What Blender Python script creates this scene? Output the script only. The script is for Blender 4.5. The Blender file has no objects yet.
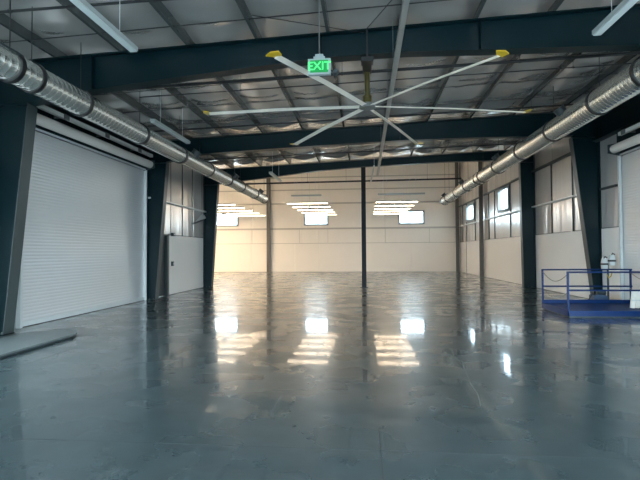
import bpy, math, random
from mathutils import Vector, Matrix, noise
random.seed(7)
S = bpy.context.scene
C = S.collection
PI = math.pi

# ------------------------------------------------------------------ materials
def mat(name, col, rough=.5, metal=0, var=0.0, scale=3.0, bump=0.0, bscale=20.0, spec=None, emit=None, estr=0, coat=0):
    m = bpy.data.materials.new(name); m.use_nodes = True
    nt = m.node_tree; b = nt.nodes['Principled BSDF']
    b.inputs['Base Color'].default_value = (*col, 1)
    b.inputs['Roughness'].default_value = rough
    b.inputs['Metallic'].default_value = metal
    if spec is not None: b.inputs['Specular IOR Level'].default_value = spec
    if coat: b.inputs['Coat Weight'].default_value = coat
    tc = nt.nodes.new('ShaderNodeTexCoord')
    if var:
        n = nt.nodes.new('ShaderNodeTexNoise'); n.inputs['Scale'].default_value = scale; n.inputs['Detail'].default_value = 5
        r = nt.nodes.new('ShaderNodeMixRGB'); r.inputs[1].default_value = (*[c*(1-var) for c in col], 1); r.inputs[2].default_value = (*[min(1, c*(1+var)) for c in col], 1)
        nt.links.new(tc.outputs['Object'], n.inputs['Vector']); nt.links.new(n.outputs['Fac'], r.inputs[0]); nt.links.new(r.outputs[0], b.inputs['Base Color'])
    if bump:
        n = nt.nodes.new('ShaderNodeTexNoise'); n.inputs['Scale'].default_value = bscale; n.inputs['Detail'].default_value = 3
        k = nt.nodes.new('ShaderNodeBump'); k.inputs['Strength'].default_value = bump; k.inputs['Distance'].default_value = .02
        nt.links.new(tc.outputs['Object'], n.inputs['Vector']); nt.links.new(n.outputs['Fac'], k.inputs['Height']); nt.links.new(k.outputs[0], b.inputs['Normal'])
    if emit: b.inputs['Emission Color'].default_value = (*emit, 1); b.inputs['Emission Strength'].default_value = estr
    return m

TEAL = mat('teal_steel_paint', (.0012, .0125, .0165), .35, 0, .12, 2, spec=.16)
GALV = mat('galvanised_steel', (.17, .18, .175), .42, .3, .2, 6)
FLG = mat('teal_flange_lit', (.045, .06, .062), .35, 0, .1, 2)  # teal steel lightened to carry the side light on the inner flanges
FARG = mat('far_girt_paint', (.50, .46, .41), .5)
FIX = mat('strip_light_housing', (.36, .40, .39), .4)
BRT = mat('white_channel_paint', (.85, .85, .82), .35)
PUR = mat('purlin_steel', (.06, .07, .07), .24, 0, .2, 4, spec=.6)
DUCT = mat('spiral_duct_metal', (.86, .86, .80), .2, .85, .06, 5)
WHITE = mat('white_liner_panel', (.92, .90, .87), .34, 0, .03, 1.2)
FARW = mat('far_liner_panel', (.84, .78, .70), .38, 0, .03, 1.2)
VINYL = mat('insulation_vinyl_facing', (.82, .79, .76), .24, .45, .05, 1.5)
ROOFV = mat('roof_insulation_facing', (.84, .80, .77), .25, .66, .06, 1.2)
DOOR = mat('roll_door_paint', (.68, .70, .71), .28, .3, .03, 1)
BLACK = mat('black_pipe', (.006, .008, .01), .45)
DARK = mat('dark_trim', (.03, .045, .05), .5)
GREY = mat('grey_paint', (.33, .35, .35), .45, 0, .05, 3)
PALE = mat('pale_fixture_paint', (.62, .66, .66), .4)
BLUE = mat('blue_lift_paint', (.001, .022, .10), .4, 0, .1, 4, spec=.2)
YEL = mat('yellow_plastic', (.50, .33, .015), .4)
OLIVE = mat('olive_mast', (.07, .055, .01), .4, .3)
BLADE = mat('blade_aluminium', (.90, .84, .74), .35, .1)
SCREEN = mat('sign_housing', (.30, .36, .36), .5)
GREEN = mat('exit_green', (.0, .20, .04), .4, emit=(.0, .62, .12), estr=.05)
LETTER = mat('exit_letter', (.1, .8, .2), .4, emit=(.08, 1, .22), estr=.16)
LED = mat('led_lens', (1, .95, .85), .5, emit=(1.0, .77, .53), estr=5)
LED_FILL = mat('fill_light_lens', (1, .95, .85), .5, emit=(1.0, .77, .53), estr=85)  # lens of the added fill lights only
LENS = mat('unlit_lens', (.55, .6, .6), .35)
CHAIN = mat('chain_steel', (.25, .24, .2), .4, .8)
PAPER = mat('white_wrap', (.8, .78, .72), .6, 0, .1, 20)
JOINTM = mat('floor_joint', (.03, .036, .04), .3)
MARKM = mat('pale_scratch', (.10, .115, .105), .4)
HYD = mat('blue_grey_motor', (.05, .09, .16), .4, .2)

def glass_mat():
    m = bpy.data.materials.new('window_glass'); m.use_nodes = True; nt = m.node_tree; nt.nodes.clear()
    o = nt.nodes.new('ShaderNodeOutputMaterial'); x = nt.nodes.new('ShaderNodeMixShader')
    t = nt.nodes.new('ShaderNodeBsdfTransparent'); g = nt.nodes.new('ShaderNodeBsdfGlossy')
    f = nt.nodes.new('ShaderNodeLayerWeight'); pw = nt.nodes.new('ShaderNodeMath'); pw.operation = 'POWER'; pw.inputs[1].default_value = 5
    ml = nt.nodes.new('ShaderNodeMath'); ml.operation = 'MULTIPLY_ADD'; ml.inputs[1].default_value = .6; ml.inputs[2].default_value = .04
    nt.links.new(f.outputs['Facing'], pw.inputs[0]); nt.links.new(pw.outputs[0], ml.inputs[0])
    t.inputs[0].default_value = (.95, .98, 1, 1); g.inputs['Roughness'].default_value = .02
    nt.links.new(ml.outputs[0], x.inputs[0]); nt.links.new(t.outputs[0], x.inputs[1]); nt.links.new(g.outputs[0], x.inputs[2]); nt.links.new(x.outputs[0], o.inputs[0])
    return m
GLASS = glass_mat()

def floor_mat():
    m = bpy.data.materials.new('polished_concrete'); m.use_nodes = True; nt = m.node_tree
    b = nt.nodes['Principled BSDF']; L = nt.links.new
    tc = nt.nodes.new('ShaderNodeTexCoord')
    n1 = nt.nodes.new('ShaderNodeTexNoise'); n1.inputs['Scale'].default_value = .35; n1.inputs['Detail'].default_value = 8; n1.inputs['Roughness'].default_value = .62; n1.inputs['Distortion'].default_value = .6
    n2 = nt.nodes.new('ShaderNodeTexNoise'); n2.inputs['Scale'].default_value = 5; n2.inputs['Detail'].default_value = 8
    n3 = nt.nodes.new('ShaderNodeTexNoise'); n3.inputs['Scale'].default_value = 1.3; n3.inputs['Detail'].default_value = 6
    for n in (n1, n2, n3): L(tc.outputs['Object'], n.inputs['Vector'])
    r = nt.nodes.new('ShaderNodeValToRGB'); r.color_ramp.elements[0].position = .3; r.color_ramp.elements[1].position = .72
    r.color_ramp.elements[0].color = (.032, .05, .056, 1); r.color_ramp.elements[1].color = (.062, .086, .092, 1)
    L(n1.outputs['Fac'], r.inputs[0])
    x = nt.nodes.new('ShaderNodeMixRGB'); x.blend_type = 'OVERLAY'; x.inputs[0].default_value = .3
    L(r.outputs[0], x.inputs[1]); L(n2.outputs['Fac'], x.inputs[2]); L(x.outputs[0], b.inputs['Base Color'])
    mr = nt.nodes.new('ShaderNodeMapRange'); mr.inputs['From Min'].default_value = .35; mr.inputs['From Max'].default_value = .7
    mr.inputs['To Min'].default_value = .24; mr.inputs['To Max'].default_value = .34
    L(n3.outputs['Fac'], mr.inputs[0]); L(mr.outputs[0], b.inputs['Roughness'])
    b.inputs['Specular IOR Level'].default_value = .6
    b.inputs['Coat Weight'].default_value = .6; b.inputs['Coat Roughness'].default_value = .045; b.inputs['Coat IOR'].default_value = 1.5
    bp = nt.nodes.new('ShaderNodeBump'); bp.inputs['Strength'].default_value = .035; bp.inputs['Distance'].default_value = .01
    n4 = nt.nodes.new('ShaderNodeTexNoise'); n4.inputs['Scale'].default_value = 9; n4.inputs['Detail'].default_value = 2
    L(tc.outputs['Object'], n4.inputs['Vector']); L(n4.outputs['Fac'], bp.inputs['Height']); L(bp.outputs[0], b.inputs['Normal']); L(bp.outputs[0], b.inputs['Coat Normal'])
    return m
FLOOR = floor_mat()

# ------------------------------------------------------------------ geometry helpers
class MB:
    def __init__(s): s.v = []; s.f = []; s.sm = []; s.g = []; s.n = 0
    def add(s, vs, fs, smooth=False):
        k = len(s.v); s.v += [tuple(v) for v in vs]
        s.f += [tuple(i+k for i in f) for f in fs]; s.sm += [smooth]*len(fs); s.g += [s.n]*len(fs)
        return s
    def box(s, x0, x1, y0, y1, z0, z1):
        s.n += 1; x0, x1 = sorted((x0, x1)); y0, y1 = sorted((y0, y1)); z0, z1 = sorted((z0, z1))
        vs = [(x, y, z) for z in (z0, z1) for y in (y0, y1) for x in (x0, x1)]
        return s.add(vs, [(0, 2, 3, 1), (4, 5, 7, 6), (0, 1, 5, 4), (2, 6, 7, 3), (0, 4, 6, 2), (1, 3, 7, 5)])
    def prism(s, poly, axis, a, b):
        s.n += 1  # poly: 2-D points; axis 'y': (x,z) pts extruded in y; 'x': (y,z); 'z': (x,y)
        def P(p, t): return {'y': (p[0], t, p[1]), 'x': (t, p[0], p[1]), 'z': (p[0], p[1], t)}[axis]
        n = len(poly); vs = [P(p, a) for p in poly]+[P(p, b) for p in poly]
        fs = [tuple(range(n))[::-1], tuple(range(n, 2*n))]+[(i, (i+1) % n, n+(i+1) % n, n+i) for i in range(n)]
        return s.add(vs, fs)
    def tube(s, pts, r, n=10, cap=True):
        s.n += 1; pts = [Vector(p) for p in pts]; rr = r if isinstance(r, (list, tuple)) else [r]*len(pts)
        vs = []; up = None
        for i, p in enumerate(pts):
            d = (pts[min(i+1, len(pts)-1)]-pts[max(i-1, 0)]).normalized()
            if up is None: up = Vector((0, 0, 1)) if abs(d.z) < .9 else Vector((1, 0, 0))
            u = d.cross(up).normalized(); w = u.cross(d).normalized(); up = w
            for k in range(n):
                a = 2*PI*k/n; vs.append(p+(u*math.cos(a)+w*math.sin(a))*rr[i])
        fs = [(i*n+k, i*n+(k+1) % n, (i+1)*n+(k+1) % n, (i+1)*n+k) for i in range(len(pts)-1) for k in range(n)]
        s.add(vs, fs, True)
        if cap: s.add([vs[k] for k in range(n)], [tuple(range(n))[::-1]]); s.add([vs[-n+k] for k in range(n)], [tuple(range(n))])
        return s
    def bar(s, a, b, w, h):
        s.n += 1; a = Vector(a); b = Vector(b); d = (b-a).normalized(); up = Vector((0, 0, 1)) if abs(d.z) < .95 else Vector((0, 1, 0))
        u = d.cross(up).normalized()*w/2; t = u.cross(d).normalized()*h/2
        vs = [p+su*u+st*t for p in (a, b) for su, st in ((-1, -1), (1, -1), (1, 1), (-1, 1))]
        return s.add(vs, [(0, 1, 2, 3)[::-1], (4, 5, 6, 7), (0, 4, 5, 1)[::-1], (1, 5, 6, 2)[::-1], (2, 6, 7, 3)[::-1], (3, 7, 4, 0)[::-1]])
    def build(s, name, m, parent=None, off=None):
        me = bpy.data.meshes.new(name)
        o = off if off else (0, 0, 0)
        me.from_pydata([(v[0]-o[0], v[1]-o[1], v[2]-o[2]) for v in s.v], [], s.f); me.update()
        me.polygons.foreach_set('use_smooth', s.sm); me.materials.append(m)
        ob = bpy.data.objects.new(name, me); C.objects.link(ob)
        if off and not parent: ob.location = off
        if parent: ob.parent = parent
        return ob

def each(b, name, m, parent):
    """one object for every piece collected in b"""
    out = []
    for g in sorted(set(b.g)):
        c = MB(); mp = {}
        for f, sm, gg in zip(b.f, b.sm, b.g):
            if gg != g: continue
            for i in f:
                if i not in mp: mp[i] = len(c.v); c.v.append(b.v[i])
            c.f.append(tuple(mp[i] for i in f)); c.sm.append(sm)
        out.append(c.build(name, m, parent))
    return out
def tag(o, label, cat, group=None):
    o['label'] = label; o['category'] = cat
    if group: o['group'] = group
    return o
def thing(name, label, cat, loc=(0, 0, 0), group=None):
    o = bpy.data.objects.new(name, None); C.objects.link(o); o.location = loc; o.empty_display_size = .2
    return tag(o, label, cat, group)
def struct(o): o['kind'] = 'structure'; return o
def dup(root, loc, label=None):
    r = root.copy(); C.objects.link(r); r.location = loc
    if label: r['label'] = label
    for ch in list(root.children):
        c = ch.copy(); C.objects.link(c); c.parent = r
        for g in ch.children:
            d = g.copy(); C.objects.link(d); d.parent = c
    return r

XL, XR = -7.85, 7.75          # inner side wall planes
Y0, Y5 = -3.0, 39.56           # rear and far wall
Y1, Y2, Y3 = 9.3, 16.4, 22.4   # frames
XF = -15.5                     # far-left wall of the wider end
YT = 22.75                     # where the wider end begins
def zr(x): return 6.06+.042*x  # underside of purlins / top of rafters
YH = 22.62                     # beyond this the roof is higher
ZH = 2.75
def zc(x, y): return zr(x)+(ZH if y > YH else 0)
GZ = 3.72

# ------------------------------------------------------------------ floor
f = MB(); f.box(XF-.3, XR+.4, Y0-.3, Y5+.4, -.2, 0); floor = struct(f.build('floor', FLOOR))
j = MB()
for x in (-5.2, .12, 5.4): j.box(x-.003, x+.003, Y0, Y5, .0002, .0012)
for y in (-1, 4.1, 9.3, 16.4, 22.4, 28.4, 34): j.box(XL if y < 22 else XF, XR, y-.003, y+.003, .0002, .0012)
j.build('control_joint', JOINTM, floor)
k = MB(); pts = [(1.47, 8.35), (1.44, 7.93), (1.40, 7.75), (1.46, 7.4), (1.41, 7.0), (1.38, 6.67), (1.33, 6.2), (1.32, 5.8), (1.25, 5.35)]
for a, b in zip(pts, pts[1:]): k.bar((*a, .002), (*b, .002), .012, .002)
k.build('scratch', MARKM, floor)

# ------------------------------------------------------------------ ceiling
PX = [round(-.67+1.43*i, 3) for i in range(-5, 6)]     # purlin positions
def ceil_z(x, y):
    t = ((x-PX[0]) / 1.43) % 1.0
    bow = math.sin(PI*t)
    strap = abs(math.sin(PI*(y+.35)/1.55))              # quilted between banding straps
    w = noise.noise(Vector((x*.45, y*3.4, 3)))*.05+noise.noise(Vector((x*1.6, y*1.0, 9)))*.05
    return zr(x)+.22-.12*bow*(.35+.65*strap)+w*bow
m_ = MB(); NX = 0; vs = []; xs = []
x = XF-.1
while x < XR+.3: xs.append(x); x += .179
xs = [x for x in xs if x > XL-.4]
ys = [Y0-.1+.13*i for i in range(int((YH-Y0)/.13)+2)]
for y in ys:
    for x in xs: vs.append((x, y, ceil_z(x, y)))
nx = len(xs)
m_.add(vs, [(i*nx+q, i*nx+q+1, (i+1)*nx+q+1, (i+1)*nx+q)[::-1] for i in range(len(ys)-1) for q in range(nx-1)], True)
ceiling = struct(m_.build('ceiling', ROOFV))
hi = MB(); hv = []; hx = [XF-.1+.4*i for i in range(60) if XF-.1+.4*i < XR+.5]; hy = [YH+.3*i for i in range(58)]
for y in hy:
    for x in hx: hv.append((x, y, zc(x, 30)+.1+.05*math.sin(PI*y/1.55)**2+.04*noise.noise(Vector((x, y*2, 1)))))
q_ = len(hx); hi.add(hv, [(i*q_+k_, i*q_+k_+1, (i+1)*q_+k_+1, (i+1)*q_+k_)[::-1] for i in range(len(hy)-1) for k_ in range(q_-1)], True); hi.build('high_facing', ROOFV, ceiling)
r_ = MB(); r_.prism([(XF-.4, zc(XF, 30)+.28), (XR+.4, zc(XR, 30)+.28), (XR+.4, zc(XR, 30)+.40), (XF-.4, zc(XF, 30)+.40)], 'y', YH-.1, Y5+.4)
r_.prism([(XL-.4, zr(XL)+.34), (XR+.4, zr(XR)+.34), (XR+.4, zr(XR)+.46), (XL-.4, zr(XL)+.46)], 'y', Y0-.3, YH+.1); r_.build('roof_deck', GALV, ceiling)
st = MB(); y = Y0+.6
while y < YH-.3:
    st.bar((XL, y, zr(XL)+.035), (XR, y, zr(XR)+.035), .022, .01); y += 1.55
st.build('banding_strap', BLACK, ceiling)

# ------------------------------------------------------------------ walls
def panel_cells(a0, a1, z0, z1, holes):
    A = sorted({a0, a1, *[h[0] for h in holes], *[h[1] for h in holes]}); Z = sorted({z0, z1, *[h[2] for h in holes], *[h[3] for h in holes]})
    A = [a for a in A if a0 <= a <= a1]; Z = [z for z in Z if z0 <= z <= z1]
    for i in range(len(A)-1):
        for q in range(len(Z)-1):
            ca, cz = (A[i]+A[i+1])/2, (Z[q]+Z[q+1])/2
            if not any(h[0] < ca < h[1] and h[2] < cz < h[3] for h in holes): yield A[i], A[i+1], Z[q], Z[q+1]
def wall(name, axis, c0, c1, a0, a1, z1, holes, m):
    b = MB()
    for A0, A1, Z0, Z1 in panel_cells(a0, a1, 0, z1, holes):
        if axis == 'x': b.box(c0, c1, A0, A1, Z0, Z1)
        else: b.box(A0, A1, c0, c1, Z0, Z1)
    return struct(b.build(name, m))
def quilt(name, axis, c, sgn, a0, a1, z0, z1, holes, parent, m, seams=(), step=.12, amp=.028):
    """pillowed vinyl insulation facing, creases mostly vertical"""
    b = MB(); n = max(2, int((a1-a0)/step)); q = max(2, int((z1-z0)/.22))
    for i in range(n):
        for k2 in range(q):
            aa = [a0+(a1-a0)*(i+d)/n for d in (0, 1)]; zz = [z0+(z1-z0)*(k2+d)/q for d in (0, 1)]
            cm, zm = sum(aa)/2, sum(zz)/2
            if any(h[0]-.02 < cm < h[1]+.02 and h[2]-.05 < zm < h[3]+.05 for h in holes): continue
            P = []
            for a, z in ((aa[0], zz[0]), (aa[1], zz[0]), (aa[1], zz[1]), (aa[0], zz[1])):
                d = noise.noise(Vector((a*1.6, z*.35, c)))*amp+noise.noise(Vector((a*5, z*.6, c+5)))*amp*.35
                for sm in seams: d -= .03*math.exp(-((a-sm)/.05)**2)
                off = c+sgn*(.04+d)
                P.append((off, a, z) if axis == 'x' else (a, off, z))
            b.add(P, [(0, 1, 2, 3) if (axis == 'x') == (sgn > 0) else (3, 2, 1, 0)], True)
    return b.build(name, m, parent)

# far wall
fw = [(-12.95, -10.85, 4.0, 5.0), (-5.05, -3.12, 4.0, 5.0), (2.86, 4.83, 4.0, 5.0)]
wf = wall('wall_far', 'y', Y5+.05, Y5+.12, XF-.3, XR+.3, 9.4, fw, GREY)
quilt('insulation_facing', 'y', Y5+.03, -1, XF, XR, 2.4, 9.3, fw, wf, FARW, seams=(-9.6, -5.35, -3.9, 1.6, 5.4), amp=.012)
b = MB(); xs_ = [XF, -12.6, -9.66, -5.9, -3.8, 0.0, 3.8, XR]
for a, c in zip(xs_, xs_[1:]): b.box(a+.006, c-.006, Y5-.06, Y5+.05, .02, 2.40)
b.build('liner_panel', FARW, wf)
b = MB(); b.box(XF, XR, Y5-.09, Y5+.03, 3.58, 3.72); b.box(XF, XR, Y5-.07, Y5+.03, 2.40, 2.44); b.box(XF, XR, Y5-.12, Y5+.03, 5.72, 5.84); b.box(XF, XR, Y5-.12, Y5+.03, 6.9, 6.98); b.box(XF, XR, Y5-.12, Y5+.03, 7.95, 8.03); b.build('girt', FARG, wf)
b = MB()
for x in (-9.6, -5.5, -3.1, 1.7, 5.3): b.box(x-.012, x+.012, Y5-.02, Y5+.0, 2.44, 3.58)
b.build('seam_strip', FARG, wf)
# right wall
rw = [(26.1, 28.0, 3.95, 5.15), (34.25, 36.5, 3.95, 5.05)]
RD = (8.95, 15.1, 0, 4.56)
wr = wall('wall_right', 'x', XR+.06, XR+.12, Y0-.3, Y5+.3, 6.6, rw+[RD, (1.0, 7.4, 0, 3.6)], GREY)
seamsR = (17.0, 18.4, 20.4, 24.2, 26.0, 29.05, 30.4, 32.2, 34.1, 36.9, 38.3)
quilt('insulation_facing', 'x', XR+.05, -1, Y0, RD[0]-.25, 3.6, 6.4, [], wr, VINYL, seams=(-3, 0, 3, 6))
quilt('insulation_facing', 'x', XR+.05, -1, YH, Y5, 6.45, 9.3, [], wr, VINYL, seams=seamsR)
quilt('insulation_facing', 'x', XR+.05, -1, RD[1]+.12, Y5, 2.4, 6.45, rw, wr, VINYL, seams=seamsR)
b = MB(); b.box(XR-.02, XR+.06, RD[1]+.12, Y5-.06, .02, 2.40); b.box(XR-.02, XR+.06, Y0, .9, .02, 2.4); b.box(XR-.02, XR+.06, 7.5, RD[0]-.25, .02, 2.4); b.build('liner_panel', WHITE, wr)
b = MB(); b.box(XR-.14, XR+.05, Y2+.2, Y5, GZ-.06, GZ+.0); b.box(XR-.14, XR+.05, Y0, .9, GZ-.06, GZ); b.build('girt', PALE, wr)
b = MB(); b.box(XR-.1, XR+.05, RD[1]+.12, Y2-.2, GZ-.06, GZ); b.box(XR-.12, XR+.05, RD[1]+.12, 25.5, 5.28, 5.36); b.box(XR-.12, XR+.05, 25.5, Y5, 5.28, 5.34); b.box(XR-.03, XR+.05, RD[1]+.12, Y5, 2.40, 2.425)
for y in seamsR: b.box(XR-.035, XR+.03, y-.008, y+.008, 2.42, GZ-.06); b.box(XR-.03, XR+.03, y-.008, y+.008, GZ, 5.28)
b.build('seam_strip', DARK, wr)
b = MB(); b.box(XR-.02, XR+.06, RD[0]-.25, RD[1]+.12, 4.56, 6.5); b.build('header_panel', TEAL, wr)
# left wall
LD = (10.1, 16.25, 0, 4.66); MD = (16.95, 18.1, 0, 2.42)
wl = wall('wall_left', 'x', XL-.3, XL-.06, Y0-.3, YT, 6.3, [LD, MD, (1.0, 7.4, 0, 3.6)], GREY)
quilt('insulation_facing', 'x', XL-.05, 1, LD[1]+.12, YT, 2.4, 5.95, [], wl, VINYL, seams=(18.5, 19.75, 20.95, 22.2))
quilt('insulation_facing', 'x', XL-.05, 1, Y0, LD[0]-.25, 3.6, 5.95, [], wl, VINYL, seams=(-3, 0, 3, 6))
b = MB(); b.box(XL-.06, XL+.02, 18.29, YT, .02, 2.40); b.box(XL-.06, XL+.02, Y0, .9, .02, 2.4); b.box(XL-.06, XL+.02, 7.5, LD[0]-.25, .02, 2.4); b.build('liner_panel', WHITE, wl)
b = MB(); b.box(XL-.06, XL+.02, LD[1]+.12, MD[0]-.06, .02, 2.4); b.box(XL-.06, XL+.02, MD[1]+.06, 18.29, .02, 2.4); b.build('jamb_panel', mat('jamb_grey', (.16, .18, .18), .4), wl)
b = MB(); b.box(XL-.05, XL+.14, LD[1]+.12, YT, GZ-.06, GZ); b.box(XL-.05, XL+.14, Y0, .9, GZ-.06, GZ); b.build('girt', PALE, wl)
b = MB(); b.box(XL-.05, XL+.03, MD[1]+.1, YT, 2.40, 2.43)
for y in (18.5, 19.75, 20.95, 22.2): b.box(XL-.03, XL+.0, y-.008, y+.008, 2.42, GZ-.06); b.box(XL-.03, XL+.0, y-.008, y+.008, GZ, 5.6)
b.bar((XL+.07, 20.75, 3.0), (XL+.07, 22.3, 3.32), .05, .07)
b.build('seam_strip', DARK, wl)
b = MB(); b.add([(XL+.06, 21.0, 3.06), (XL+.12, 22.5, 3.40), (XL+.02, 22.5, 3.66), (XL+.02, 22.0, 3.5)], [(0, 1, 2, 3)]); b.add([(XL+.05, 21.0, 3.06), (XL+.11, 22.5, 3.40), (XL+.01, 22.5, 3.66), (XL+.01, 22.0, 3.5)], [(3, 2, 1, 0)]); b.build('loose_facing', PALE, wl)
b = MB(); b.box(XL-.06, XL+.02, LD[0]-.25, LD[1]+.12, 4.66, 6.2); b.build('header_panel', TEAL, wl)
# return wall, far-left wall
w = MB(); w.box(XR+.06, XR+.3, YH, Y5+.3, 6.5, 9.5); w.build('upper_panel', GREY, wr)
w = MB(); w.box(XL-.3, XR+.3, YH+.02, YH+.12, zr(XR)+.2, 9.4); w.box(XL-.3, 0, YH+.02, YH+.12, zr(0)+.1, zr(XR)+.2); struct(w.build('wall_above_rafter', WHITE))
w = MB(); w.box(XF-.3, XL-.3, YT-.2, YT, 0, 9.0); struct(w.build('wall_return', WHITE))
w = MB(); w.box(XF-.3, XF, YT, Y5+.05, 0, 9.0); struct(w.build('wall_far_left', WHITE))
# rear wall with a tall open doorway that lets the daylight in
wb = wall('wall_rear', 'y', Y0-.25, Y0, XL-.3, XR+.3, 6.6, [(-6.5, 6.4, 0, 3.4)], WHITE)

# windows
def window(n, axis, c, a0, a1, z0, z1, sgn):
    """frame protrudes to the inside"""
    b = MB(); t = .055
    def bx(A0, A1, Z0, Z1, d0, d1):
        if axis == 'y': b.box(A0, A1, c+sgn*d0, c+sgn*d1, Z0, Z1)
        else: b.box(c+sgn*d0, c+sgn*d1, A0, A1, Z0, Z1)
    bx(a0, a0+t, z0, z1, -.06, .1); bx(a1-t, a1, z0, z1, -.06, .1); bx(a0, a1, z0, z0+t, -.06, .1); bx(a0, a1, z1-t, z1, -.06, .1)
    bx(a0-.07, a0, z0-.07, z1+.07, .04, .11); bx(a1, a1+.07, z0-.07, z1+.07, .04, .11); bx(a0, a1, z0-.08, z0, .04, .13); bx(a0, a1, z1, z1+.07, .04, .11)
    o = struct(b.build('window_%d' % n, FRAME))
    g = MB(); b = g; bx(a0+t, a1-t, z0+t, z1-t, -.02, -.005); g.build('pane', GLASS, o)
    return o
FRAME = mat('window_frame_paint', (.24, .28, .30), .45)
for i, h in enumerate(fw): window(i+1, 'y', Y5, *h, -1)
for i, h in enumerate(rw): window(i+4, 'x', XR, *h, -1)

# roll-up doors
def roll_door(n, x, sgn, y0, y1, h, glaz=False):
    p = .08; prof = []
    z = .12
    while z < h+.02:
        for t, d in ((0, 0), (.12, .003), (.5, .006), (.88, .003)): prof.append((z+t*p, d))
        z += p
    b = MB(); NY = 12; vs = [(x+sgn*d, y0+(y1-y0)*i/NY, zz) for zz, d in prof for i in range(NY+1)]
    fs = [(r*(NY+1)+i, r*(NY+1)+i+1, (r+1)*(NY+1)+i+1, (r+1)*(NY+1)+i) for r in range(len(prof)-1) for i in range(NY)]
    if sgn < 0: fs = [q[::-1] for q in fs]
    b.add(vs, fs); b.box(x-.01*sgn-.01, x-.01*sgn+.005, y0, y1, .1, h+.05)
    d = struct(b.build('door_%d' % n, DOOR))
    b = MB(); b.box(x-.03, x+.04, y0, y1, .015, .12); b.build('bottom_bar', PALE, d)
    b = MB(); b.box(x-.03, x+.03, y0, y1, .0, .015); b.build('bottom_seal', BLACK, d)
    b = MB()
    for y in (y0, y1): b.box(x-.02, x+sgn*.10, y-.05 if y == y0 else y-.02, y+.02 if y == y0 else y+.05, 0, h+.1)
    each(b, 'guide_rail', PALE, d)
    b = MB(); b.box(x+sgn*.03, x+sgn*.09, y0, y1, h-.0, h+.05); b.build('head_rail', PALE, d)
    b = MB()
    cx, cz = x+sgn*.26, h+.20
    b.tube([(cx, y0-.05, cz), (cx, y1-.1, cz)], .13, 20); b.build('door_coil', COIL, d)
    b = MB()
    for y in (y0-.1, y1-.05): b.prism([(x, cz-.22), (cx+sgn*.16, cz-.12), (cx+sgn*.16, cz+.14), (x, cz+.2)], 'y', y-.015, y+.015)
    each(b, 'coil_bracket', DARK, d)
    return d
COIL = mat('door_coil_paint', (.90, .86, .80), .4)
roll_door(1, XL-.05, 1, *LD[:2], LD[3])
roll_door(2, XR+.05, -1, *RD[:2], RD[3])
# personnel door in the left wall behind the column
b = MB(); b.box(XL-.1, XL-.05, MD[0]+.06, MD[1]-.06, .01, 2.36); d3 = struct(b.build('door_3', DARK))
b = MB(); b.box(XL-.12, XL+.04, MD[0]-.02, MD[0]+.06, 0, 2.42); b.box(XL-.12, XL+.04, MD[1]-.06, MD[1]+.06, 0, 2.42); b.box(XL-.12, XL+.04, MD[0], MD[1], 2.36, 2.42); b.build('door_frame', DARK, d3)
b = MB(); b.tube([(XL-.05, MD[0]+.15, 1.02), (XL+.01, MD[0]+.15, 1.02), (XL+.01, MD[0]+.27, 1.02)], .012, 8); b.build('door_handle', GALV, d3)

# ------------------------------------------------------------------ steel frame
def flange(poly, y, w, t):
    """plate following a polyline of (x,z), width w along y, thickness t (towards the left normal)"""
    b = MB()
    for p, q in zip(poly, poly[1:]):
        d = Vector((q[0]-p[0], q[1]-p[1])).normalized(); n = Vector((-d.y, d.x))*t
        b.prism([p, q, (q[0]+n.x, q[1]+n.y), (p[0]+n.x, p[1]+n.y)], 'y', y-w/2, y+w/2)
    return b
def column(label, y, side, xi0, xi1, zi, w=.26):
    """tapered I column; side -1 left, +1 right"""
    xo = (XL+.05) if side < 0 else (XR-.03)
    t = thing('steel_column', label, 'column', ((xi0+xo)/2, y, 0), 'tapered columns along the side walls')
    L = t.location
    def rel(b, n, m): o = b.build(n, m); o.data.transform(Matrix.Translation(-L)); o.parent = t; return o
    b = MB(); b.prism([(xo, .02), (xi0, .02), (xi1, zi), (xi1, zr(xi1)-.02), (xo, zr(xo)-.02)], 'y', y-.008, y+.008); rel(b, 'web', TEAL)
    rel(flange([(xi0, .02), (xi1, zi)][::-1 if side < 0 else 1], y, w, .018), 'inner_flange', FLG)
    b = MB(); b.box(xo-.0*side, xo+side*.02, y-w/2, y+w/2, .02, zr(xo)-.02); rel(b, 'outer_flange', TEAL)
    b = MB(); b.box(min(xi0, xo)-.03, max(xi0, xo)+.02, y-w/2-.02, y+w/2+.02, 0, .02); rel(b, 'base_plate', TEAL)
    b = MB(); b.box(min(xi1, xo), max(xi1, xo), y-w/2, y+w/2, zi-.01, zi+.012); rel(b, 'stiffener', TEAL)
    b = MB()
    for bx_ in ((xi0+xo)/2-.08, (xi0+xo)/2+.08):
        for by in (-.08, .08): b.tube([(bx_, y+by, .02), (bx_, y+by, .06)], .014, 6)
    [o_.data.transform(Matrix.Translation(-L)) for o_ in each(b, 'anchor_bolt', GALV, t)]
    return t
column('dark teal tapered steel column at left picture edge, nearest of the left columns', Y1, -1, -7.50, -7.0, 4.84, .3)
column('dark teal tapered steel column at the far end of the left roll-up door', Y2, -1, -7.49, -7.09, 4.95)
column('dark teal tapered steel column on the left where the building widens', Y3, -1, -7.43, -7.11, 5.0)
column('dark teal tapered steel column just behind the blue lift', Y2, 1, 7.50, 6.88, 5.45)
column('dark teal steel column on right wall, between blue lift and far grey post', Y3, 1, 7.20, 7.12, 5.75)

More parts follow.
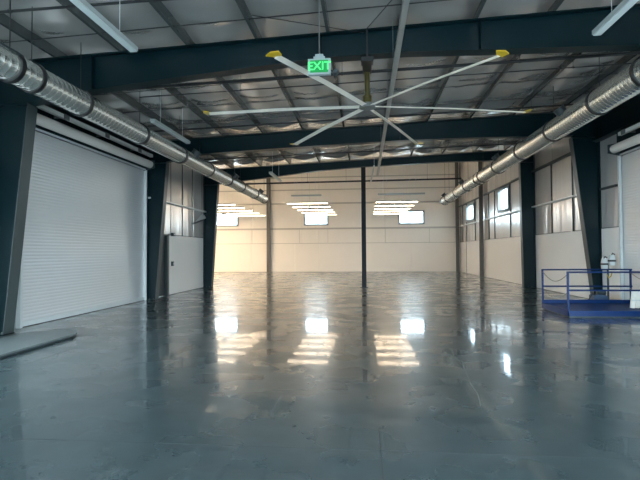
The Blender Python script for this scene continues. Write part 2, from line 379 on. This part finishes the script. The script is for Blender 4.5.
def rafter(label, y, bot, w=.24):
    t = thing('steel_rafter', label, 'beam', (0, y, 6), 'main roof rafters'); L = t.location
    def rel(b, n, m): o = b.build(n, m); o.data.transform(Matrix.Translation(-L)); o.parent = t; return o
    xa, xb = bot[0][0], bot[-1][0]
    b = MB(); b.prism(bot+[(xb, zr(xb)-.02), (xa, zr(xa)-.02)], 'y', y-.007, y+.007); rel(b, 'web', TEAL)
    rel(flange(bot, y, w, .018), 'bottom_flange', TEAL)
    rel(flange([(xa, zr(xa)-.02), (xb, zr(xb)-.02)], y, w, .018), 'top_flange', TEAL)
    b = MB()
    for i, (x, z) in enumerate(bot[1:-1]):
        if i % 2 == 0: b.box(x-.006, x+.006, y-w/2+.01, y+w/2-.01, z+.02, zr(x)-.03)
    [o_.data.transform(Matrix.Translation(-L)) for o_ in each(b, 'stiffener', TEAL, t)]
    return t
rafter('deep dark teal roof rafter nearest, passing behind the green exit sign', Y1, [(-7.02, 4.86), (-5.6, 5.07), (-4.19, 5.22), (-.86, 5.52), (.71, 5.57), (2.25, 5.54), (5.18, 5.50), (7.1, 5.45)], .28)
rafter('dark teal roof rafter in the middle, just beyond the ceiling fan', Y2, [(-7.10, 4.97), (-5.88, 5.22), (-1.54, 5.41), (1.24, 5.51), (3.93, 5.54), (6.9, 5.5)])
rafter('dark teal roof rafter farthest away, resting on the central round post', Y3, [(-7.13, 5.02), (-6.28, 5.12), (-2.11, 5.57), (0, 5.71), (3.53, 5.84), (7.13, 5.87)])
# near right column of the first frame stands outside the picture
column('dark teal tapered steel column nearest on the right wall', Y1, 1, 7.35, 7.08, 5.45, .3)

# centre column
t = thing('centre_column', 'slim black steel post standing alone in the middle of the floor', 'column', (-.05, Y3, 0))
b = MB(); b.box(-.105, .105, -.105, .105, .02, 5.69); b.build('post', mat('centre_post_paint', (.004, .006, .009), .5, spec=.2), t)
b = MB(); b.box(-.19, .19, -.19, .19, 0, .02); b.build('base_plate', TEAL, t)
# wall posts
POST = mat('post_primer', (.13, .12, .11), .5, 0, .1)
def wpost(label, x, y, w, d, h):
    t = thing('wall_post', label, 'post', (x, y, 0), 'end-bay wall posts')
    b = MB(); b.box(-w/2, w/2, -d/2, -d/2+.02, .02, h); b.box(-w/2, w/2, d/2-.02, d/2, .02, h); b.box(-.01, .01, -d/2, d/2, .02, h); b.build('post', POST, t)
    b = MB(); b.box(-w/2-.03, w/2+.03, -d/2-.03, d/2+.03, 0, .02); b.build('base_plate', POST, t)
wpost('brown-grey steel post against the far wall, left of the middle window', -8.12, Y5-.22, .3, .24, zc(-8.1, 30)+.05)
wpost('brown-grey steel post in the far right corner', 7.52, Y5-.22, .24, .24, zc(7.5, 30)+.05)
wpost('brown-grey steel post on right wall between its two windows', 7.55, 31.55, .22, .26, zc(7.5, 30)+.05)

# portal beams above the roll-up doors
def portal(label, x, y0, y1, z0, z1):
    t = thing('portal_beam', label, 'beam', (x, y0, z0))
    b = MB(); b.box(-.008, .008, 0, y1-y0, .015, z1-z0); b.build('web', TEAL, t)
    b = MB(); b.box(-.1, .1, 0, y1-y0, 0, .015); b.build('bottom_flange', TEAL, t)
    b = MB(); b.box(-.1, .1, 0, y1-y0, z1-z0, z1-z0+.015); b.build('top_flange', TEAL, t)
portal('dark teal beam running above the right roll-up door', 7.58, Y1+.16, Y2-.16, 5.28, 6.2)
portal('dark teal beam running above the left roll-up door', -7.68, Y1+.16, Y2-.16, 5.32, 5.6)

# purlins
def zsec(y0, y1):
    h = .24; b = MB()
    prof = [(-.055, .012), (-.055, 0), (0, 0), (.0, h-.004), (.055, h-.004), (.055, h-.016), (.051, h-.016), (.051, h), (-.004, h), (-.004, .004), (-.051, .004), (-.051, .012)]
    b.box(-.06, .002, y0, y1, 0, .004); b.box(-.002, .002, y0, y1, .004, h-.004); b.box(-.002, .06, y0, y1, h-.004, h)
    b.box(-.06, -.057, y0, y1, .004, .02); b.box(.057, .06, y0, y1, h-.02, h-.004)
    return b
where = ['first in from the left wall, over the left duct', 'second in from the left wall', 'third in from the left wall', 'fourth in from the left wall', 'fifth in from the left wall, left of the exit sign',
         'sixth in from the left wall, just left of fan mast', 'fifth in from the right wall, just right of fan mast', 'fourth in from the right wall', 'third in from the right wall', 'second in from the right wall', 'first in from the right wall, over the right duct']
for i, x in enumerate(PX):
    if i == 0: pur = zsec(0, YH-Y0-.02).build('roof_purlin', PUR); o = pur; o.data.polygons.foreach_set('use_smooth', [False]*len(o.data.polygons))
    else: o = pur.copy(); C.objects.link(o)
    o.location = (x if i else XL+.25, Y0, zr(x if i else XL+.25)+.003)
    if i == 0: o.location.x = x+.02; o.location.z = zr(x)+.003
    tag(o, 'galvanised roof purlin running lengthwise, %s' % where[i], 'purlin', 'lengthwise roof purlins')

# ------------------------------------------------------------------ ducts
def duct(label, x, z, y0, y1, bands, dampers, r=.30):
    t = thing('spiral_duct', label, 'duct', (x, y0, z), 'silver spiral air ducts')
    b = MB(); pts = []; rr = []; y = 0
    while y < y1-y0:
        for dy, dr in ((0, 0), (.10, 0), (.107, .006), (.12, .006), (.127, 0)): pts.append((0, y+dy, 0)); rr.append(r+dr)
        y += .14
    pts.append((0, y1-y0, 0)); rr.append(r)
    b.tube(pts, rr, 28); b.build('duct_pipe', DUCT, t)
    for yb in bands:
        b = MB(); b.tube([(0, yb-y0-.04, 0), (0, yb-y0+.04, 0)], r+.03, 28, True); bd = b.build('band', BLACK, t)
        b = MB(); h = zc(x, yb)-z+.12
        b.tube([(-.0, yb-y0, r), (0, yb-y0, h)], .008, 6); each(b, 'hanger_rod', BLACK, bd)
    for yd, sg in dampers:
        b = MB(); a = Vector((sg*.62, 0, .78)).normalized()
        b.tube([a*(r-.03)+Vector((0, yd-y0, 0)), a*(r+.13)+Vector((0, yd-y0, 0))], .14, 16); dd = b.build('branch_collar', DARK, t)
        b = MB(); b.tube([a*(r+.13)+Vector((0, yd-y0, 0)), a*(r+.15)+Vector((0, yd-y0, 0))], .155, 16); b.build('collar_cap', DARK, dd)
    return t
dl = duct('long silver spiral duct hanging along the left side', -5.66, 4.71, 3.7, 26.3, [7.0, 7.5, 8.9, 11.4, 14.0, 16.6, 19.0, 21.1, 23.8, 26.2], [(14.9, 1), (19.6, 1), (24.6, 1)], .238)
dr_ = duct('long silver spiral duct hanging along the right side', 5.42, 5.13, 3.9, 32.6, [9.5, 11.35, 14.0, 16.7, 19.6, 22.1, 22.85, 25.3, 28.0, 30.9, 32.5], [(13.0, -1), (19.2, -1), (25.9, -1), (31.7, -1)], .29)
# slotted grille on the near end of the left duct
b = MB(); a = Vector((.55, 0, .83)).normalized(); u = Vector((a.z, 0, -a.x))
for s_ in (-1, 1): b.bar(a*.25+u*.08*s_+Vector((0, 2.6, 0)), a*.25+u*.08*s_+Vector((0, 3.35, 0)), .02, .02)
for i in range(9): b.bar(a*.252-u*.08+Vector((0, 2.62+.09*i, 0)), a*.252+u*.08+Vector((0, 2.62+.09*i, 0)), .02, .03)
b.build('slot_grille', DARK, dl)

# ------------------------------------------------------------------ pipes
def pipe(name, label, cat, p, q, r, m, hang=(), group=None):
    p = Vector(p); q = Vector(q); t = thing(name, label, cat, p, group)
    b = MB(); b.tube([(0, 0, 0), q-p], r, 10); b.build('pipe', m, t)
    b = MB()
    for s_ in hang:
        c = (q-p)*s_; X = (p+c).x; b.tube([c, (c.x, c.y, zc(X, q.y)+.14-p.z)], .006, 6); b.tube([c-Vector((.02, 0, 0)), c+Vector((.02, 0, 0))], r+.01, 10)
    if hang: each(b, 'hanger', m, t)
    return t
G = 'black sprinkler pipes crossing under the roof'
pipe('sprinkler_pipe', 'black sprinkler pipe nearest the camera, crossing at upper left', 'pipe', (-7.6, 7.15, 5.655), (7.5, 7.15, 5.93), .024, BLACK, (.12, .42, .76), G)
pipe('sprinkler_pipe', 'thick black sprinkler pipe just beyond the nearest rafter', 'pipe', (-5.75, 10.75, 5.64), (7.4, 10.75, 6.02), .036, BLACK, (.12, .4, .7, .93), G)
pipe('sprinkler_pipe', 'thin black pipe close beyond the thick one behind the fan mast', 'pipe', (-5.6, 11.25, 5.60), (7.4, 11.25, 5.98), .014, BLACK, (.2, .8), G)
pipe('sprinkler_pipe', 'black sprinkler pipe just in front of the middle rafter', 'pipe', (-7.2, 14.7, 5.64), (7.2, 14.7, 6.1), .028, BLACK, (.15, .45, .85), G)
pipe('sprinkler_pipe', 'black sprinkler pipe between the middle and farthest rafters', 'pipe', (-7.0, 19.4, 5.64), (7.0, 19.4, 6.0), .024, BLACK, (.3, .7), G)
pipe('sprinkler_pipe', 'long black pipe crossing high in front of the far wall', 'pipe', (-7.0, 27.0, 5.70), (5.4, 27.0, 5.76), .05, BLACK, (.3, .48, .85), G)
pipe('conduit', 'thin grey conduit rising on the far right wall lining', 'pipe', (XR-.05, 36.9, 0.0), (XR-.05, 36.9, 2.4), .02, GREY)

# cable channel running lengthwise overhead
t = thing('cable_channel', 'long pale metal channel hanging lengthwise right of the fan', 'channel', (.57, 6.0, 5.0))
b = MB(); b.box(-.045, .045, 0, 14.7, 0, .006); b.box(-.045, -.039, 0, 14.7, 0, .055); b.box(.039, .045, 0, 14.7, 0, .055); b.build('channel', mat('channel_zinc', (.38, .38, .36), .35, .4, .1, 4), t)
b = MB()
for y in (.4, 3.1, 5.2, 7.6, 10.0, 12.2, 14.2): b.tube([(0, y, .0), (0, y, zr(.57)-5.0+.12)], .005, 6)
each(b, 'hanger_rod', GALV, t)
t = thing('hanging_bracket', 'short pale hanging bracket beside the end of the overhead channel', 'bracket', (.28, 20.6, 4.75))
b = MB(); b.bar((0, 0, 0), (.14, -.4, .62), .05, .05); b.build('arm', PALE, t)
b = MB(); b.tube([(.14, -.4, .62), (.14, -.4, zr(.4)-4.75+.1)], .006, 6); each(b, 'hanger_rod', PALE, t)

# ------------------------------------------------------------------ strip lights
def strip(label, x, y, z, L, axis, lit, group, led=None):
    t = thing('strip_light', label, 'strip light', (x, y, z), group)
    b = MB(); l = L/2; w = .065
    def bb(a0, a1, c0, c1, z0, z1): return b.box(a0, a1, c0, c1, z0, z1) if axis == 'x' else b.box(c0, c1, a0, a1, z0, z1)
    bb(-l, l, -w, w, .02, .085); b.build('housing', FIX, t)
    b = MB()
    bb(-l+.02, l-.02, -w+.01, w-.01, 0, .02); b.build('lens', (led or LED) if lit else LENS, t)
    b = MB()
    for s_ in (-.62, .62):
        px, py = (l*s_, 0) if axis == 'x' else (0, l*s_)
        b.tube([(px, py, .085), (px, py, zc(x+px, y)-z+.14)], .004, 5)
    each(b, 'hanging_wire', PALE, t)
    return t
rows = [26.2, 28.3, 30.35, 32.3, 34.3]
rn = ['nearest', 'second nearest', 'middle', 'second farthest', 'farthest']
for cx, nm in ((-8.5, 'left'), (-3.2, 'middle'), (1.76, 'right')):
    for y, q in zip(rows, rn):
        strip('lit warm white strip light, %s row of the %s stack' % (q, nm), cx, y, 4.4, 2.3, 'x', True, 'lit strip lights near the far wall')
for cx in (-14.35, -11.2):  # outer set: unseen fill lights added to brighten the far wall
    for y, q in zip(rows, rn):
        strip(('added fill light in the side wing, unseen behind the left wall' if cx < -12 else 'lit strip light left of the left stack, partly behind the left column'), cx, y, 4.4, 2.3, 'x', True, 'added fill lights of the side wing' if cx < -12 else 'lit strip lights at the left column', LED_FILL if cx < -12 else None)
strip('unlit dark strip light hanging just before the lit middle stack', -2.85, 22.95, 4.42, 1.5, 'x', False, 'unlit strip lights')
strip('unlit dark strip light hanging just before the lit right stack', 1.76, 22.95, 4.42, 2.25, 'x', False, 'unlit strip lights')
strip('unlit grey strip light overhead at upper left', -3.76, 6.15, 5.0, 2.44, 'y', False, 'unlit strip lights')
strip('unlit grey strip light overhead at the upper right corner', 3.58, 6.35, 5.0, 2.44, 'y', False, 'unlit strip lights')
strip('unlit grey strip light hanging beside the left duct', -5.32, 12.6, 5.0, 2.44, 'y', False, 'unlit strip lights')
strip('small unlit strip light between the middle and farthest rafters', -3.94, 20.7, 5.0, 2.44, 'y', False, 'unlit strip lights')

# pendant cones
def pend(label, x, y, z):
    t = thing('pendant_sensor', label, 'sensor', (x, y, z), 'small hanging cones')
    b = MB(); b.tube([(0, 0, 0), (0, 0, .05), (0, 0, .13)], [.11, .10, .03], 16); b.build('cone', GREY, t)
    b = MB(); b.tube([(0, 0, .13), (0, 0, zc(x, y)-z+.14)], .004, 5); b.build('cord', GREY, t)
pend('small grey cone hanging in front of the middle lit lights', -2.95, 25.2, 4.0)
pend('small grey cone hanging in front of the left lit lights', -8.25, 25.2, 4.0)

# pale channels above the roll doors
t = thing('door_channel', 'long pale metal channel above the left roll-up door coil', 'channel', (-7.55, 10.2, 5.1))
b = MB(); b.box(-.05, .05, 0, 5.9, 0, .1); b.build('channel', BRT, t)
b = MB()
for y in (1.0, 2.9, 4.9): b.box(.05, .07, y-.1, y+.1, -.02, .11); b.box(-.278, -.05, y-.02, y+.02, .02, .08)
each(b, 'bracket', GALV, t)
t = thing('door_channel', 'pale metal channel above the right roll-up door coil', 'channel', (7.45, 9.6, 5.04))
b = MB(); b.box(-.05, .05, 0, 4.9, 0, .1); b.build('channel', BRT, t)
b = MB()
for y in (1.0, 2.9, 4.6): b.box(-.07, -.05, y-.1, y+.1, -.02, .11); b.box(.05, .278, y-.02, y+.02, .02, .08)
each(b, 'bracket', GALV, t)

# ------------------------------------------------------------------ fan
FX, FY, FZ = .073, 9.75, 4.57
t = thing('ceiling_fan', 'huge six-bladed ceiling fan with yellow blade tips hanging at the nearest rafter', 'fan', (FX, FY, FZ))
b = MB(); b.tube([(0, 0, .10), (0, 0, .16)], .17, 24); b.tube([(0, 0, .16), (0, 0, .2)], [.16, .12], 24); b.build('hub', GALV, t)
b = MB(); b.tube([(0, 0, .2), (0, 0, .32)], .09, 20); b.tube([(.0, 0, .32), (0, 0, .34)], .10, 20); b.build('motor', OLIVE, t)
b = MB(); b.tube([(0, 0, .34), (0, 0, .84)], .055, 16); b.build('mast', OLIVE, t)
b = MB(); b.box(-.09, .09, -.42, .08, .84, .87); b.box(-.12, .12, -.42, -.30, .87, .93); b.box(-.12, .12, -.60, -.42, .84, .93); b.box(-.015, .015, -.60, -.585, .93, 1.46)
b.build('mounting_bracket', BLACK, t)
for k_ in range(6):
    th = .102+k_*PI/3; e = Vector((math.cos(th), math.sin(th), 0)); n = Vector((-math.sin(th), math.cos(th), 0)); up = Vector((0, 0, 1))
    # aerofoil section, pitched
    sec = [(-.05, -.012), (-.03, .010), (.0, .016), (.035, .011), (.06, -.004), (.035, -.006), (0, -.006), (-.03, -.010)]
    sec = [(c*.97-s_*.17, c*.17+s_*.97) for c, s_ in sec]
    b = MB(); ns = len(sec); vs = [e*rad+n*c+up*(s_+dz) for rad, dz in ((.14, .13), (1.7, .085), (3.27, .0)) for c, s_ in sec]
    b.add(vs, [(q_*ns+i, q_*ns+(i+1) % ns, (q_+1)*ns+(i+1) % ns, (q_+1)*ns+i) for q_ in (0, 1) for i in range(ns)]+[tuple(range(ns))[::-1], tuple(range(2*ns, 3*ns))])
    bl = b.build('blade', BLADE, t)
    b = MB(); R0, R1 = 3.26, 3.37
    out = [(R0, -.05), (R1-.03, -.15), (R1+.03, -.02), (R1, .1), (R0, .08)]
    vs = [e*r+n*c+up*(.0+d+.1*max(0, r-R0)) for d in (0, .02) for r, c in out]; q = len(out)
    b.add(vs, [tuple(range(q))[::-1], tuple(range(q, 2*q))]+[(i, (i+1) % q, q+(i+1) % q, q+i) for i in range(q)])
    b.build('blade_tip', YEL, bl)
t2 = thing('guy_wire', 'thin guy wire stretched from fan mount up to the left', 'wire', (0, 9.1, 5.95), 'fan guy wires')
b = MB(); b.tube([(0, 0, 0), (-2.0, -.9, .0)], .008, 6); b.build('wire', BLACK, t2)
t2 = thing('guy_wire', 'thin guy wire stretched from fan mount up to the right', 'wire', (0, 9.1, 5.95), 'fan guy wires')
b = MB(); b.tube([(0, 0, 0), (.55, -1.1, .09)], .008, 6); b.build('wire', BLACK, t2)

# ------------------------------------------------------------------ exit sign
t = thing('exit_sign', 'lit green exit sign hanging on a rod before the nearest rafter', 'sign', (-.66, 7.0, 4.48))
b = MB(); b.box(-.17, .17, -.035, .035, -.125, .115); b.build('housing', SCREEN, t)
b = MB(); b.box(-.135, .135, -.042, -.035, -.095, .09); face = b.build('face', GREEN, t)
b = MB(); b.box(-.085, .085, -.045, .045, .115, .145); b.box(-.06, .06, -.045, .045, .145, .18); b.build('canopy', SCREEN, t)
b = MB(); b.tube([(0, 0, .18), (0, 0, zr(-.66)-4.48+.13)], .008, 10); b.build('stem', GALV, t)
cu = bpy.data.curves.new('exit_letters', 'FONT'); cu.body = 'EXIT'; cu.size = .175; cu.align_x = 'CENTER'; cu.align_y = 'CENTER'; cu.extrude = .002; cu.offset = .002
to = bpy.data.objects.new('tmp', cu); C.objects.link(to)
dg = bpy.context.evaluated_depsgraph_get(); me = bpy.data.meshes.new_from_object(to.evaluated_get(dg)); bpy.data.objects.remove(to)
me.materials.clear(); me.materials.append(LETTER)
lo = bpy.data.objects.new('letters', me); C.objects.link(lo); lo.parent = face; lo.location = (0, -.045, -.004); lo.rotation_euler = (PI/2, 0, 0)
t = thing('emergency_lamp', 'small dark emergency lamp beside the exit sign', 'lamp', (-.42, 7.05, 4.42))
b = MB(); b.tube([(0, -.04, 0), (0, .03, 0)], [.035, .05], 14); b.build('lamp_head', DARK, t)
b = MB(); b.tube([(-.02, .02, .0), (-.075, -.02, .02)], .012, 8); b.build('arm', DARK, t)

# ------------------------------------------------------------------ dock lift
LX0, LX1, LYf, LYb = 5.12, 7.62, 12.55, 14.35
t = thing('platform_lift', 'low blue platform lift with railings before the right roll-up door', 'lift', (LX0, LYf, 0))
W, D = LX1-LX0, LYb-LYf
b = MB(); b.box(0, W, 0, D, .145, .17); b.box(0, W, 0, .02, .03, .145); b.box(0, .02, 0, D, .03, .145); b.box(0, W, D-.02, D, .03, .145); b.box(W-.02, W, 0, D, .03, .145); b.build('platform', BLUE, t)
b = MB(); b.box(.03, W-.03, .03, D-.03, 0, .03); b.build('base_frame', DARK, t)
b = MB()
for i in range(1, 12): b.bar((.1, D*i/12, .172), (W-.1, D*i/12, .172), .02, .004)
b.build('tread', BLUE, t)
b = MB(); b.box(.0, W, D-.025, D, .17, .27); b.build('toe_board', BLUE, t)
def rail(y, posts, z):
    b = MB()
    for zz in z: b.tube([(.02, y, zz), (W-.02, y, zz)], .022, 10)
    b.build('handrail', BLUE, t)
    for x in posts:
        b = MB(); b.box(x-.022, x+.022, y-.022, y+.022, .17, z[0]+.02); b.build('rail_post', BLUE, t)
rail(.04, (.02, 1.9), (1.14, .68)); rail(D-.04, (.02, W-.06), (1.14, .66))
for z in (1.08, .62):
    b = MB(); pts = [(.02, .06+(D-.12)*i/14, z-.22*math.sin(PI*i/14)) for i in range(15)]
    b.tube(pts, .009, 6); b.build('chain', CHAIN, t)
    b = MB(); pts = [(W-.1, .06+(D-.12)*i/14, z-.22*math.sin(PI*i/14)) for i in range(15)]; b.tube(pts, .009, 6); b.build('chain', CHAIN, t)
# control pedestal
t = thing('control_pedestal', 'dark pole with two white control heads behind the blue lift', 'control post', (7.38, 15.2, 0))
b = MB(); b.tube([(0, 0, .02), (0, 0, 1.25)], .03, 12); b.build('pole', DARK, t)
b = MB(); b.box(-.11, .11, -.09, .09, 0, .02); b.build('base_plate', DARK, t)
for dx, dz in ((-.10, 1.28), (.12, 1.38)):
    b = MB(); b.prism([(dx-.07, dz-.15), (dx+.07, dz-.15), (dx+.085, dz), (dx+.05, dz+.17), (dx-.05, dz+.17), (dx-.085, dz)], 'y', -.06, .05); hd = b.build('control_head', PALE, t)
    b = MB(); b.box(dx-.09, dx+.09, -.07, .06, dz-.035, dz+.02); b.tube([(dx, 0, dz+.17), (dx+.03, 0, dz+.22), (dx+.09, 0, dz+.18)], .02, 8); each(b, 'strap', BLACK, hd)
b = MB(); b.tube([(-.06, -.08, .95), (-.02, -.09, .85), (.04, -.09, .9), (.08, -.08, 1.0)], .015, 8); b.build('cable', YEL, t)
# hydraulic power unit
t = thing('hydraulic_unit', 'blue-grey hydraulic power box on floor behind the lift rails', 'power unit', (7.03, 15.05, 0))
b = MB(); b.prism([(-.2, .02), (.2, .02), (.2, .30), (.12, .36), (-.16, .36), (-.2, .32)], 'y', -.16, .18); b.build('tank', HYD, t)
b = MB(); b.tube([(-.02, 0, .42), (.18, 0, .42)], .085, 14); b.tube([(-.06, .0, .42), (-.02, 0, .42)], .06, 14); b.build('motor', DARK, t)
b = MB(); b.box(-.21, .21, -.17, .19, 0, .02); b.build('feet', DARK, t)
b = MB(); b.tube([(-.1, -.1, .34), (-.25, -.15, .4), (-.34, -.1, .2), (-.36, 0, .03)], .014, 8); b.build('hose', BLACK, t)
# white wrapped bundle
t = thing('wrapped_bundle', 'white wrapped bundle of boards leaning on the blue lift platform', 'bundle', (7.14, 13.1, .18))
b = MB()
for i in range(5):
    x = -.16+.11*i; b.bar((x-.03, 0, .0), (x+.07, .10, .44+.02*(i % 2)), .10, .05)
b.build('boards', PAPER, t)
b = MB(); b.bar((-.19, .03, .2), (.36, .03, .2), .09, .03); b.build('wrap_band', PALE, t)

# low plate beside the left column
b = MB(); b.prism([(-7.02, 3), (-5.87, 3), (-5.87, 9.1), (-6.25, 9.75), (-7.02, 9.2)], 'z', .04, .07)
t = thing('dock_plate', 'low grey metal plate on the floor beside the nearest left column', 'plate', (0, 0, 0))
b.build('deck', mat('dock_plate_paint', (.10, .12, .12), .35, 0, .1, 2), t)
b = MB(); b.prism([(-6.98, 3.04), (-5.93, 3.04), (-5.93, 9.05), (-6.27, 9.65), (-6.98, 9.15)], 'z', 0, .04); b.build('base_frame', DARK, t)

# small wall boxes
def wbox(name, label, cat, x, y, z, w, h, d, m, m2):
    t = thing(name, label, cat, (x, y, z)); s_ = 1 if x < 0 else -1
    b = MB(); b.box(0, s_*d, -w/2, w/2, -h/2, h/2); b.build('box', m, t)
    b = MB(); b.box(s_*d, s_*(d+.015), -w/4, w/4, -h/4, h/4); b.build('cover', m2, t)
wbox('alarm_box', 'small dark alarm box at the top corner of the left lining', 'alarm', XL+.02, 18.55, 2.44, .22, .13, .1, DARK, GREY)
wbox('switch_box', 'small dark switch box low on the left wall lining', 'switch', XL+.02, 18.55, 1.25, .14, .18, .06, DARK, GREY)
wbox('door_switch', 'small black switch box beside the left roll-up door, upper one', 'switch', XL+.02, 16.6, 1.4, .1, .14, .06, BLACK, DARK)
wbox('door_switch', 'small black switch box beside the left roll-up door, lower one', 'switch', XL+.02, 16.6, .55, .1, .1, .06, BLACK, DARK)

# ------------------------------------------------------------------ ground outside, light, camera
b = MB(); b.box(-60, 60, -60, 80, -.4, -.21); g = struct(b.build('ground', mat('outside_concrete', (.35, .36, .37), .8, 0, .1)))

wd = bpy.data.worlds.new('World'); S.world = wd; wd.use_nodes = True
bg = wd.node_tree.nodes['Background']; bg.inputs[0].default_value = (.74, .91, 1, 1); bg.inputs[1].default_value = 4.0

def portal_light(loc, rot, sx, sy):
    L = bpy.data.lights.new('sky_portal', 'AREA'); L.shape = 'RECTANGLE'; L.size = sx; L.size_y = sy; L.cycles.is_portal = True
    o = bpy.data.objects.new('sky_portal', L); C.objects.link(o); o.location = loc; o.rotation_euler = rot
portal_light((-.05, Y0-.1, 1.7), (PI/2, 0, 0), 12.9, 3.4)
portal_light((XR+.15, 4.2, 1.8), (0, PI/2, 0), 3.6, 6.4)
portal_light((XL-.27, 4.2, 1.8), (0, -PI/2, 0), 3.6, 6.4)         # faces +y
for h in fw: portal_light(((h[0]+h[1])/2, Y5+.15, (h[2]+h[3])/2), (-PI/2, 0, 0), h[1]-h[0], h[3]-h[2])
for h in rw: portal_light((XR+.15, (h[0]+h[1])/2, (h[2]+h[3])/2), (0, PI/2, 0), h[3]-h[2], h[1]-h[0])

cam = bpy.data.cameras.new('cam'); co = bpy.data.objects.new('camera', cam); C.objects.link(co); S.camera = co
a, p, r = .095, .025, .006
fwd = Vector((-math.sin(a)*math.cos(p), math.cos(a)*math.cos(p), math.sin(p)))
rt = Vector((math.cos(a), math.sin(a), 0)); up = rt.cross(fwd)
R = rt*math.cos(r)-up*math.sin(r); U = rt*math.sin(r)+up*math.cos(r)
M = Matrix((R, U, -fwd)).transposed().to_4x4(); M.translation = Vector((0, 0, 1.7)); co.matrix_world = M
cam.sensor_width = 36; cam.lens = 36*471.6/640; cam.clip_end = 200

S.view_settings.view_transform = 'Standard'; S.view_settings.look = 'None'; S.view_settings.gamma = 1; S.view_settings.exposure = 2.15; S.view_settings.use_curve_mapping = False
S.cycles.max_bounces = 10; S.cycles.diffuse_bounces = 5; S.cycles.glossy_bounces = 6; S.cycles.sample_clamp_indirect = 6; S.cycles.use_denoising = True
